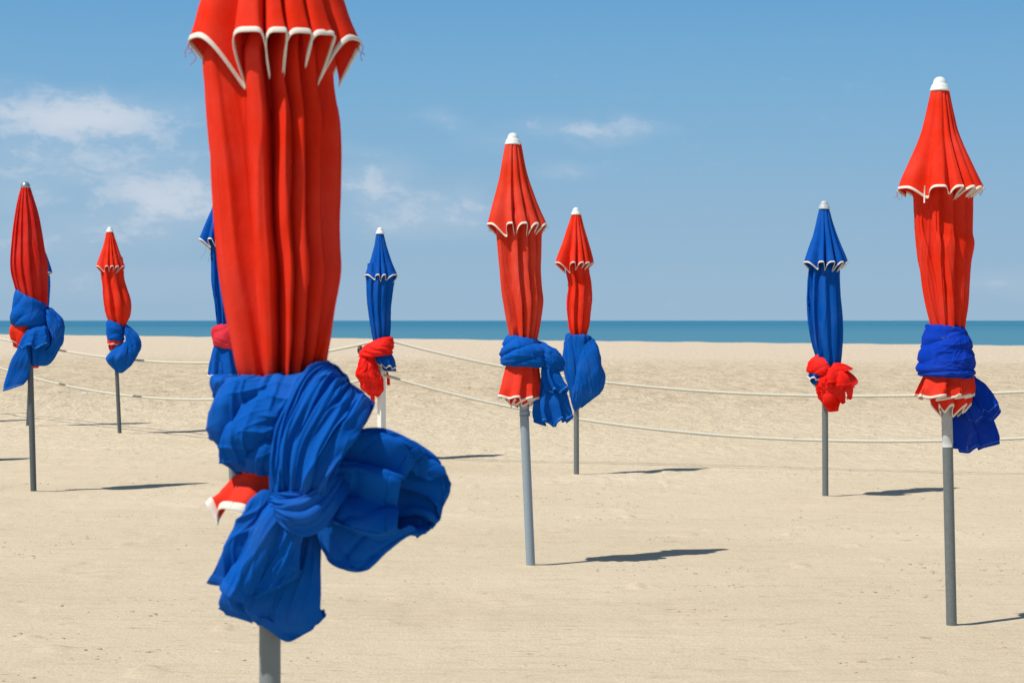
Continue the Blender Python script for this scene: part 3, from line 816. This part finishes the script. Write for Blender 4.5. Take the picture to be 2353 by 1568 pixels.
# ---- red umbrella just behind the central one
u = Umb('beach_umbrella', (1324, 1091), 'smaller red umbrella right behind the central one, blue cloth bagged round it')
dress(u, (1323, 493), .048,
      [(493, 1312, 1334), (520, 1303, 1341), (550, 1293, 1350), (580, 1281, 1359), (604, 1273, 1365)],
      [(575, 1298, 1345), (605, 1297, 1350), (630, 1300, 1354), (655, 1304, 1358), (690, 1301, 1359), (720, 1302, 1356), (750, 1305, 1352), (785, 1315, 1343), (810, 1316, 1340)],
      ((1323, 500), (1324, 1091)), RED, CAPW, trim=TRIM_PINK, cape_valleys=[-.35, .18, .55, .82], body_K=8, body_twist=1.6)
t = tie(u, [(1312, 776, 1344, 780, 0, .9), (1297, 768, 1360, 772, 0, .9), (1294, 800, 1368, 800, .0, .85), (1293, 830, 1382, 834, .0, .8), (1298, 860, 1390, 868, .0, .7), (1306, 890, 1382, 896, 0, .7), (1314, 915, 1356, 918, 0, .7), (1318, 938, 1334, 934, 0, .7)],
        BLUE_TIE, around=(1.6, .14, .34), K=7, depth=(.06, .24), twist=2.4, fine=(12, .010, 'along'), wrinkle=.014, wr_f=(6, 2), crease=.007)
u.loft('tail', [(1330, 800, 1362, 776, .10, .4), (1322, 840, 1376, 800, .12, .35), (1316, 880, 1384, 850, .12, .35), (1314, 915, 1378, 890, .10, .35), (1320, 945, 1350, 920, .05, .35)], BLUE_TIE, t, nu=150, nv=70, K=5, depth=(.06, .22), twist=1.2, wrinkle=.009, wr_f=(6, 5), crease=.005, seed=22, fine=(14, .005, 'along'))

u.loft('tail', [(1296, 784, 1322, 790, .07, .5), (1295, 820, 1334, 822, .10, .5), (1299, 860, 1338, 866, .10, .5), (1307, 900, 1336, 905, .08, .5), (1316, 940, 1332, 938, .05, .5)], BLUE_TIE, t, nu=120, nv=60, K=5, depth=(.15, .4), sharp=1.3, twist=.8, wrinkle=.009, wr_f=(6, 2), crease=.005, seed=33, fine=(14, .006, 'along'))

# ---- blue umbrella on the right
u = Umb('beach_umbrella', (1896, 1141), 'blue umbrella on the right with red cloth bunched like a rosette')
dress(u, (1893, 480), .049,
      [(480, 1881, 1905), (510, 1874, 1913), (540, 1866, 1923), (575, 1853, 1937), (603, 1843, 1948)],
      [(570, 1864, 1925), (605, 1861, 1929), (640, 1857, 1929), (680, 1856, 1931), (720, 1856, 1935), (750, 1858, 1936), (790, 1865, 1935), (820, 1874, 1933), (850, 1880, 1928)],
      ((1893, 490), (1896, 1141)), BLUE, CAPG, cape_valleys=[-.5, -.1, .45, .8], body_K=9, body_twist=1.3)
skirt(u, [(1868, 838, 1910, 838, 0, .9), (1860, 852, 1908, 852, .04, .9), (1854, 866, 1900, 868, .05, .9)], BLUE, K=7, nu=160, hem_drop=.02)
u.loft('canopy_skirt', [(1866, 850, 1900, 852, .03, .8), (1860, 872, 1898, 874, .03, .8), (1868, 884, 1892, 886, .03, .8)], BLUE, nu=160, nv=24, K=9, depth=(.2, .4), swirl=(.1, .4), hem_drop=.03, trim=TRIM, seed=16)


def d(x, y):      # close-up coordinates of the rosette
    return ((2800 + x / 5.6) / 1.539, (1200 + y / 5.6) / 1.539)


def sd(*rows):
    return [(*d(a, b), *d(c_, e), off, dr) for (a, b, c_, e, off, dr) in rows]


t = tie(u, sd((470, 290, 560, 320, 0, .9), (380, 370, 720, 420, .02, 1.0), (300, 490, 790, 540, .03, 1.0), (275, 610, 800, 680, .03, 1.0), (330, 660, 760, 740, .02, .9), (420, 640, 700, 700, 0, .8)), RED_TIE, around=(2.4, .14, .30), K=4)
u.loft('knot', sd((520, 760, 900, 500, .06, .7), (490, 860, 1060, 640, .08, .7), (500, 1000, 1120, 800, .08, .7), (540, 1160, 1060, 1000, .07, .7), (620, 1300, 960, 1180, .06, .7), (740, 1420, 900, 1420, .05, .6)), RED_TIE, t, nu=180, nv=90, K=9, depth=(.1, .25), twist=1.2, wrinkle=.01, crease=.008, seed=23, close=(True, False), fine=(20, .008, 'along'))
for q, (rows) in enumerate([
        ((820, 460, 700, 620, .10, .6), (940, 460, 780, 680, .12, .6), (1080, 500, 900, 680, .13, .6), (1205, 570, 930, 640, .13, .6)),
        ((720, 560, 640, 760, .14, .6), (820, 560, 640, 800, .17, .6), (900, 660, 660, 830, .18, .6), (965, 780, 635, 860, .18, .6)),
        ((880, 600, 780, 760, .13, .6), (1000, 620, 800, 820, .16, .6), (1120, 720, 800, 890, .17, .6), (1180, 870, 780, 920, .17, .6)),
        ((960, 560, 900, 760, .08, .6), (1120, 620, 1020, 800, .10, .6), (1240, 720, 1120, 900, .10, .6), (1300, 810, 1190, 950, .10, .6)),
        ((760, 760, 700, 960, .13, .6), (860, 840, 740, 1020, .15, .6), (940, 960, 780, 1060, .15, .6), (930, 1090, 790, 1130, .15, .6)),
        ((1000, 800, 880, 960, .08, .6), (1130, 860, 980, 1020, .10, .6), (1210, 960, 1060, 1060, .10, .6), (1190, 1150, 1072, 1170, .09, .6)),
        ((900, 860, 780, 1000, .11, .6), (1020, 960, 840, 1100, .12, .6), (1060, 1100, 900, 1180, .12, .6), (1050, 1240, 910, 1230, .12, .6)),
        ((640, 1000, 760, 900, .10, .6), (600, 1120, 860, 1000, .12, .6), (615, 1240, 880, 1140, .12, .6), (640, 1290, 890, 1220, .11, .6))]):
    u.loft('ruffle', sd(*rows), RED_TIE, t, nu=110, nv=34, K=3, depth=(.10, .30), swirl=(.1, .35), hem_drop=.012, wrinkle=.004, wr_f=(5, 2), trim=RED_TIE, trim_w=.010, trim_t=.002, seed=30 + q)

# ---- red umbrella at the left edge, no vent canopy
u = Umb('beach_umbrella', (78, 1130), 'red umbrella at the left edge with smooth pointed top and big blue knot')
dress(u, (58.5, 431), .042, None,
      [(431, 48, 69), (450, 44, 75), (490, 37, 87), (540, 30, 97), (590, 25, 105), (620, 26, 108), (650, 33, 109), (690, 44, 108), (720, 50, 105), (760, 52, 100)],
      ((58.5, 440), (78, 1130)), RED_DEEP, CAPM, pole_m=GALV_D, style='dome', body_K=12, body_depth=(.10, .20), body_twist=.4)


def e(x, y):
    return ((x / 3.92) / 1.539, (1000 + y / 3.92) / 1.539)


def se(*rows):
    return [(*e(a, b), *e(c_, f_), off, dr) for (a, b, c_, f_, off, dr) in rows]


skirt(u, se((170, 560, 560, 600, 0, .9), (128, 640, 560, 660, .0, .9), (135, 750, 560, 760, .0, .9), (160, 800, 540, 820, .0, .85)), RED, K=6, nu=160)
u.loft('canopy_skirt', se((180, 700, 560, 760, 0, .8), (180, 860, 520, 860, 0, .8), (215, 890, 480, 890, 0, .7)), RED, nu=140, nv=20, K=8, depth=(.2, .3), hem_drop=.02, trim=TRIM, seed=16)
t = tie(u, se((260, 100, 560, 240, 0, .9), (215, 100, 640, 300, .01, .95), (180, 270, 670, 400, .02, .95), (140, 430, 670, 520, .03, .95), (150, 540, 660, 600, .02, .95), (200, 600, 600, 620, .0, .9)), BLUE_TIE, around=(2.2, .13, .35), K=3)
u.loft('knot', se((650, 330, 660, 640, .0, .8), (720, 350, 700, 760, .02, .85), (800, 430, 740, 880, .02, .85), (880, 520, 720, 960, .02, .85), (895, 640, 640, 1010, .02, .8), (880, 800, 540, 1030, .01, .75), (820, 930, 470, 1050, .0, .7), (700, 1120, 440, 1130, -.02, .6), (560, 1150, 440, 1150, -.02, .5)), BLUE_TIE, t,
       nu=180, nv=110, K=9, depth=(.10, .16), sharp=.8, twist=2.4, wrinkle=.008, crease=.007, close=(True, True), seed=24, fine=(20, .008, 'along'))
u.loft('knot', se((430, 560, 700, 560, .0, .7), (420, 700, 740, 700, .02, .75), (420, 850, 760, 880, .03, .75), (430, 1000, 740, 1030, .03, .7), (440, 1140, 660, 1140, .0, .6)), BLUE_TIE, t, nu=140, nv=60, K=8, depth=(.1, .14), twist=2.0, wrinkle=.008, wr_f=(7, 2), crease=.006, close=(True, True), seed=44, fine=(20, .008, 'along'))
u.loft('tail', se((480, 560, 640, 590, .10, .5), (390, 640, 660, 640, .14, .5), (320, 740, 690, 740, .15, .5), (245, 870, 710, 840, .15, .5)), BLUE_TIE, t, nu=220, nv=60, K=5, depth=(.1, .34), swirl=(.05, .2), hem_drop=.05, wrinkle=.005, trim=BLUE_TIE, trim_w=.012, trim_t=.002, seed=25, fine=(14, .005, 'along'), stitch=True)
u.loft('tail', se((290, 780, 440, 820, .06, .4), (230, 920, 440, 940, .07, .35), (150, 1060, 435, 1080, .07, .35), (90, 1220, 425, 1200, .06, .3), (50, 1370, 390, 1330, .06, .3), (28, 1500, 340, 1400, .06, .28)), BLUE_TIE, t, nu=200, nv=80, K=4, depth=(.06, .2), swirl=(.05, .2), wrinkle=.006, wr_f=(5, 4), trim=BLUE_TIE, trim_w=.012, trim_t=.002, seed=26, fine=(14, .005, 'along'), stitch=True)

# ---- small red umbrella, left of the near one
u = Umb('beach_umbrella', (276, 996), 'small distant red umbrella on the left, bulging sideways above its blue cloth')
dress(u, (252, 533), .048,
      [(533, 244, 260), (560, 238, 269), (590, 228, 280), (612, 221, 288)],
      [(590, 233, 282), (615, 232, 284), (640, 234, 286), (660, 236, 291), (685, 238, 299), (703, 240, 301), (725, 245, 298), (745, 254, 289), (770, 256, 284)],
      ((253, 540), (276, 996)), RED, CAPW, trim=TRIM_PINK, pole_m=GALV_D, cape_valleys=[-.3, .1, .45, .75], cape_depth=.28, body_K=8, res=.8, body_twist=.8)


def f(x, y):
    return ((340 + x / 6.817) / 1.539, (1100 + y / 6.817) / 1.539)


def sf(*rows):
    return [(*f(a, b), *f(c_, f_), off, dr) for (a, b, c_, f_, off, dr) in rows]


skirt(u, sf((270, 640, 660, 680, 0, .9), (268, 720, 660, 730, .02, .9), (255, 790, 640, 790, .02, .9)), RED, trim=TRIM_PINK, nu=120, K=7, hem_drop=.01)
u.loft('canopy_skirt', sf((300, 760, 620, 780, 0, .8), (290, 850, 560, 850, 0, .8), (320, 950, 520, 930, 0, .7)), RED, nu=120, nv=20, K=8, depth=(.2, .4), swirl=(.1, .4), trim=TRIM_PINK, seed=16)
t = tie(u, sf((330, 190, 620, 300, 0, .9), (270, 210, 680, 330, .0, .95), (235, 330, 690, 440, .02, .95), (240, 500, 690, 560, .02, .95), (255, 640, 690, 680, .02, .95), (280, 715, 680, 730, .0, .9)), BLUE_TIE, nu=110, nv=60, around=(3, .12, .12), K=3)
u.loft('knot', sf((720, 300, 690, 560, .04, .8), (850, 400, 700, 720, .05, .8), (1010, 560, 700, 860, .05, .8), (1085, 740, 700, 960, .05, .8), (1080, 900, 640, 1010, .05, .8), (1000, 1080, 500, 1000, .05, .75), (900, 1260, 350, 980, .04, .7), (760, 1390, 220, 1150, .02, .6), (650, 1480, 370, 1320, .01, .5), (570, 1490, 500, 1460, .0, .5)), BLUE_TIE, t,
       nu=130, nv=90, K=8, depth=(.08, .14), sharp=.8, twist=2.4, wrinkle=.01, crease=.008, close=(True, True), seed=24, fine=(20, .008, 'along'))

u.loft('knot', sf((480, 820, 800, 700, .03, .7), (380, 920, 880, 860, .05, .75), (260, 1100, 900, 1060, .06, .75), (250, 1210, 860, 1220, .05, .7), (380, 1360, 780, 1370, .03, .65), (500, 1480, 640, 1480, .0, .6)), BLUE_TIE, t, nu=120, nv=60, K=7, depth=(.1, .14), twist=1.6, wrinkle=.010, wr_f=(7, 2), crease=.006, close=(True, True), seed=45, fine=(20, .008, 'along'))

# ---- blue umbrella hidden behind the left red one
u = Umb('beach_umbrella', (63, 978), 'blue umbrella almost hidden behind the red one at the left edge')
dress(u, (84, 538), .048,
      [(538, 76, 92), (570, 68, 101), (600, 58, 112), (626, 48, 120)],
      [(600, 62, 108), (640, 60, 115), (680, 62, 114), (720, 66, 110), (760, 70, 102)],
      ((84, 540), (63, 978)), BLUE, CAPG, pole_m=GALV_D, res=.7, body_K=8)
tie(u, [(72, 752, 98, 752), (64, 770, 106, 770), (62, 800, 104, 800), (66, 830, 96, 830), (70, 845, 88, 845)], RED_TIE, nu=80, nv=40)

# ---- blue umbrella on the white post, in the middle distance
u = Umb('beach_umbrella', (877, 1056), 'blue umbrella on a thick white square post with red cloth, ropes tied to it')
dress(u, (873, 537), .048,
      [(537, 864, 882), (565, 859, 889), (600, 849, 901), (632, 837, 915)],
      [(605, 845, 900), (635, 842, 906), (670, 842, 903), (710, 845, 899), (750, 851, 898), (780, 857, 894), (810, 860, 892)],
      ((873, 550), (877, 1056)), BLUE, CAPW, cape_valleys=[-.35, .05, .4], cape_K=7, cape_depth=.28, body_K=9, sq=True, body_twist=.7)
ft, tp = u.L(877, 1056) - np.array([0, 0, .15]), u.L(876, 800)
V = []
hw = .036
sqp = [(-1, -1), (1, -1), (1, 1), (-1, 1)]
bev = .14
ring = []
for k in range(4):
    a, b = np.array(sqp[k - 1], float), np.array(sqp[k], float)
    n_ = np.array(sqp[(k + 1) % 4], float)
    ring += [b + (a - b) * bev / 2, b + (n_ - b) * bev / 2]
ra = math.radians(38)
ring = np.array(ring) @ np.array([[math.cos(ra), math.sin(ra)], [-math.sin(ra), math.cos(ra)]]) * hw
for p_ in (ft, tp):
    for q in ring:
        V.append(p_ + np.array([q[0], q[1], 0]))
n8 = 8
fc = [(k, (k + 1) % n8, n8 + (k + 1) % n8, n8 + k) for k in range(n8)] + [tuple(range(n8, 2 * n8))]
mesh_obj('post', V, fc, POSTW, u.root, smooth=False)


def g(x, y):
    return ((1230 + x / 5.405) / 1.539, (1160 + y / 5.405) / 1.539)


def sg(*rows):
    return [(*g(a, b), *g(c_, f_), off, dr) for (a, b, c_, f_, off, dr) in rows]


u.tube('clamp_knob', [(*g(300, 420), -.06), (*g(262, 418), -.06), (*g(235, 420), -.06), (*g(205, 422), -.06), (*g(180, 424), -.06)], [.02, .046, .052, .046, .018], KNOB)
skirt(u, sg((520, 440, 800, 440, .02, .9), (510, 520, 850, 500, .06, .9), (520, 600, 900, 620, .08, .9), (560, 680, 930, 740, .08, .85)), BLUE, K=8, nu=200, hem_drop=.03)
u.loft('canopy_skirt', sg((600, 560, 860, 600, .04, .8), (650, 760, 920, 780, .06, .8), (710, 820, 930, 830, .06, .8)), BLUE, nu=160, nv=24, K=8, depth=(.2, .4), swirl=(.1, .4), trim=TRIM, seed=16)
t = tie(u, sg((560, 180, 800, 150, 0, .9), (430, 270, 870, 180, .02, .95), (300, 350, 892, 280, .03, .95), (215, 470, 882, 400, .04, .95), (210, 560, 860, 490, .03, .95), (300, 560, 760, 500, .0, .9)), RED_TIE, nu=160, nv=100, around=(5, .13, -.22), K=3)
u.loft('knot', sg((260, 470, 520, 480, .06, .8), (205, 580, 560, 640, .08, .8), (190, 720, 590, 800, .09, .8), (145, 860, 640, 900, .09, .75), (180, 940, 680, 960, .08, .7), (230, 1040, 680, 1040, .06, .65), (250, 1160, 660, 1200, .04, .6), (380, 1260, 560, 1310, .03, .5)), RED_TIE, t,
       nu=170, nv=110, K=8, depth=(.10, .2), twist=2.0, wrinkle=.012, wr_f=(7, 7), crease=.009, seed=24, close=(True, False), fine=(20, .009, 'along'))
u.loft('tail', sg((370, 1080, 560, 1100, .08, .4), (395, 1220, 525, 1240, .08, .4), (430, 1360, 520, 1360, .07, .4), (465, 1450, 515, 1450, .07, .4)), RED_TIE, t, nu=80, nv=40, K=4, depth=(.1, .3), swirl=(.1, .3), seed=27)
u.loft('tail', sg((720, 800, 770, 840, -.10, .4), (735, 940, 800, 950, -.10, .4), (742, 1090, 815, 1080, -.10, .4)), RED_TIE, t, nu=80, nv=40, K=4, depth=(.1, .3), swirl=(.1, .3), seed=28)
H_POST = (u.X, u.Y)

# ---- blue umbrella behind the near red one
u = Umb('beach_umbrella', (535, 1130), 'blue umbrella mostly hidden behind the large red one, crimson cloth round it')
dress(u, (508, 452), .048,
      [(452, 496, 520), (480, 486, 530), (510, 473, 543), (550, 457, 560)],
      [(520, 482, 535), (555, 485, 538), (600, 488, 540), (650, 489, 542), (700, 495, 544), (745, 499, 543), (790, 503, 540)],
      ((509, 470), (535, 1130)), BLUE, CAPW, pole_m=GREY_TUBE, body_K=9, cape_valleys=[-.6, -.2, .3, .7])
skirt(u, [(492, 790, 545, 790, 0, .9), (486, 810, 552, 810, 0, .9), (480, 840, 560, 840, 0, .9), (476, 862, 564, 862, 0, .9)], BLUE, K=7, hem_drop=.02)
u.loft('canopy_skirt', [(492, 830, 548, 830, 0, .9), (490, 866, 552, 866, 0, .9), (490, 890, 548, 890, 0, .85)], BLUE, nu=140, nv=24, K=8, depth=(.2, .3), trim=TRIM, seed=16)
tie(u, [(500, 744, 540, 744, 0, .9), (488, 754, 548, 754, 0, 1), (484, 772, 552, 772, .01, 1), (489, 792, 552, 794, .01, 1), (500, 798, 544, 804, 0, .9)], RED_PINK, around=(2, .12, .3), K=3, nu=110, nv=60)
u.threads((484, 560, .06), 9, .20, THREAD_B, 9)
u.threads((478, 560, .06), 3, .09, TRIM, 5, seed=4)


# ------------------------------------------------------------------ two more umbrellas, out of frame at the left, whose shadows reach in
def copy_tree(o, parent=None):
    q = o.copy()
    COL.objects.link(q)
    q.parent = parent
    for ch in list(o.children):
        copy_tree(ch, q)
    return q


src = [o for o in bpy.data.objects if o.type == 'EMPTY' and o.get('label', '').startswith('small distant red')][0]
for (px, py, lab) in ((-262, 1066, 'red umbrella just outside the left edge, its shadow tip reaching into view'),
                      (-150, 970, 'farther red umbrella outside the left edge, thin shadow reaching into view')):
    q = copy_tree(src)
    Y_ = F * EYE / (py - HZ)
    q.location = ((px - CX) * Y_ / F, Y_, 0)
    q['label'] = lab
    POLE_FEET.append((q.location.x, q.location.y))

# ------------------------------------------------------------------ ropes and their posts
P0 = np.array([(-70 - CX) / F * 32.7, 32.7])
P1 = np.array(H_POST)
dirR = np.array([3.225, 20.5]) - P1
P2 = P1 + dirR * 2.15


def on_line(px, py, A, B):
    """point where the sight line through a picture position meets the vertical plane A-B"""
    k = (px - CX) / F
    d_ = B - A
    s_ = (k * A[1] - A[0]) / (d_[0] - k * d_[1])
    q = A + d_ * s_
    return s_, np.array([q[0], q[1], EYE - (py - HZ) * q[1] / F])


def rope(pix, A, B, label, hA, hB):
    sv, hv = [0.0], [hA]
    for (x, y) in pix:
        s_, q = on_line(x, y, A, B)
        if .01 < s_ < .99:
            sv.append(s_)
            hv.append(q[2])
    sv.append(1.0)
    hv.append(hB)
    co = np.polyfit(sv, hv, 3, w=[3] + [1] * (len(sv) - 2) + [3])
    S_ = np.linspace(0, 1, 900)
    hh = np.polyval(co, S_)
    Q = np.stack([A[0] + (B - A)[0] * S_, A[1] + (B - A)[1] * S_, hh], -1)
    o = tube_mesh('rope', Q, .0150, ROPE, None, 15, True, twist=55.0, lobes=3, lobe=.16)
    tag(o, label, 'rope', 'ropes strung between the posts')
    return hh[0], hh[-1]


hz = lambda y: EYE - (y - HZ) * P1[1] / F
e1 = rope([(852, 784), (760, 802), (477, 832), (400, 833), (322, 829), (145, 808), (0, 773)], P1, P0, 'upper cream rope left of the white post, nearer the horizon', hz(780), 1.36)
e2 = rope([(822, 870), (480, 917), (400, 917), (275, 907), (180, 890), (88, 871), (0, 842)], P1, P0, 'lower cream rope sagging left of the white post', hz(862), .95)
e3 = rope([(906, 783), (1030, 811), (1150, 840), (1400, 880), (1600, 898), (1850, 910), (2100, 909), (2352, 897)], P1, P2, 'upper cream rope running right from the white post', hz(777), 1.20)
e4 = rope([(906, 866), (1050, 900), (1195, 938), (1330, 966), (1500, 986), (1700, 1003), (1880, 1011), (2050, 1014), (2180, 1012), (2352, 1004)], P1, P2, 'lower cream rope running right from the white post', hz(860), .78)
for Pq, lab in ((P0, 'white square rope post beyond the left edge'), (P2, 'white square rope post beyond the right edge')):
    r_ = bpy.data.objects.new('rope_post', None)
    COL.objects.link(r_)
    r_.location = (Pq[0], Pq[1], 0)
    tag(r_, lab, 'post', 'white rope posts')
    V = [np.array([q[0] * 1.3, q[1] * 1.3, z]) for z in (-.2, 1.46) for q in ring]
    mesh_obj('post_shaft', V, fc, POSTW, r_, smooth=False)
    V = [np.array([q[0] * k2, q[1] * k2, z]) for z, k2 in ((1.461, 1.5), (1.50, .5)) for q in ring]
    mesh_obj('post_cap', V, fc, POSTW, r_, smooth=False)
    POLE_FEET.append((Pq[0], Pq[1]))

# ------------------------------------------------------------------ ground
build_sand()
build_sea()


def ground_at(px, py):
    Y_ = F * EYE / (py - HZ)
    X_ = (px - CX) * Y_ / F
    return np.array([X_, Y_, float(sand_height(np.array([X_]), np.array([Y_]))[0])])


def crumple(name, px, py, size, material, seed, label, cat, flat=.4):
    c0 = ground_at(px, py)
    r = np.random.default_rng(seed)
    n, m_ = 14, 9
    V = []
    for a in range(m_):
        la = math.pi * (a + .5) / m_ - math.pi / 2
        for b in range(n):
            lo = 2 * math.pi * b / n
            k = 1 + .35 * r.uniform(-1, 1)
            V.append(np.array([math.cos(la) * math.cos(lo) * size * k, math.cos(la) * math.sin(lo) * size * .6 * k, (math.sin(la) * flat + flat * .75) * size * k]))
    i = np.arange(n * m_).reshape(m_, n)
    j = np.roll(i, -1, 1)
    fs = np.stack([i[:-1], j[:-1], j[1:], i[1:]], -1).reshape(-1, 4)
    fs = [tuple(q) for q in fs] + [tuple(i[0][::-1]), tuple(i[-1])]
    o = mesh_obj(name, V, fs, material, None, smooth=False)
    o.location = c0 - np.array([0, 0, .004])
    tag(o, label, cat)


PAPER = plain('white_paper', (.75, .74, .70, 1), .8, .2)
BLUEP = plain('blue_plastic', (.10, .20, .36, 1), .5, .4)
WOOD = plain('bleached_driftwood', (.42, .36, .28, 1), .9, .2)
crumple('paper_scrap', 192, 905, .07, PAPER, 3, 'crumpled white paper scrap on the sand below the left rope', 'litter')
crumple('paper_scrap', 205, 903, .035, PAPER, 4, 'smaller white scrap beside the crumpled paper on the left', 'litter')
crumple('plastic_scrap', 1826, 1008, .030, BLUEP, 5, 'tiny blue plastic scrap on the sand left of the blue umbrella pole', 'litter')
crumple('shell', 1686, 969, .045, PAPER, 6, 'white shell on the sand between the two ropes on the right', 'shell', .25)

# loose sand clods and shell bits
V, Fc = [], []
r = np.random.default_rng(99)
cube = np.array([(-1, -1, -.6), (1, -1, -.6), (1, 1, -.6), (-1, 1, -.6), (-.7, -.6, .6), (.6, -.7, .5), (.7, .6, .6), (-.6, .7, .5)])
cf = np.array([(0, 3, 2, 1), (4, 5, 6, 7), (0, 1, 5, 4), (1, 2, 6, 5), (2, 3, 7, 6), (3, 0, 4, 7)])
cnt = 0
clumps = [(r.uniform(-200, 2552), HZ + F * EYE / r.uniform(8.7, 34)) for _ in range(360)]
for (qx, qy) in clumps:
    c0 = ground_at(qx, qy)
    for _ in range(r.integers(2, 18)):
        p = c0 + np.array([r.normal(0, .16), r.normal(0, .10), 0])
        p[2] = float(sand_height(p[0:1], p[1:2])[0])
        sz = abs(r.normal(0, .0035)) + .0025
        v = cube * r.uniform(.7, 1.3, (8, 3)) * sz * np.array([1.3, 1.0, .8])
        an = r.uniform(0, 6.28)
        v = np.stack([v[:, 0] * math.cos(an) - v[:, 1] * math.sin(an), v[:, 0] * math.sin(an) + v[:, 1] * math.cos(an), v[:, 2]], -1) + p
        V.append(v)
        Fc.append(cf + cnt * 8)
        cnt += 1
CLOD = plain('sand_clod', (.40, .32, .21, 1), .95, .1, var=.3, scale=3)
o = mesh_obj('sand_clods', np.concatenate(V), np.concatenate(Fc), CLOD, None, smooth=False)
tag(o, 'tiny clods and shell grit scattered over the sand', 'grit', kind='stuff')
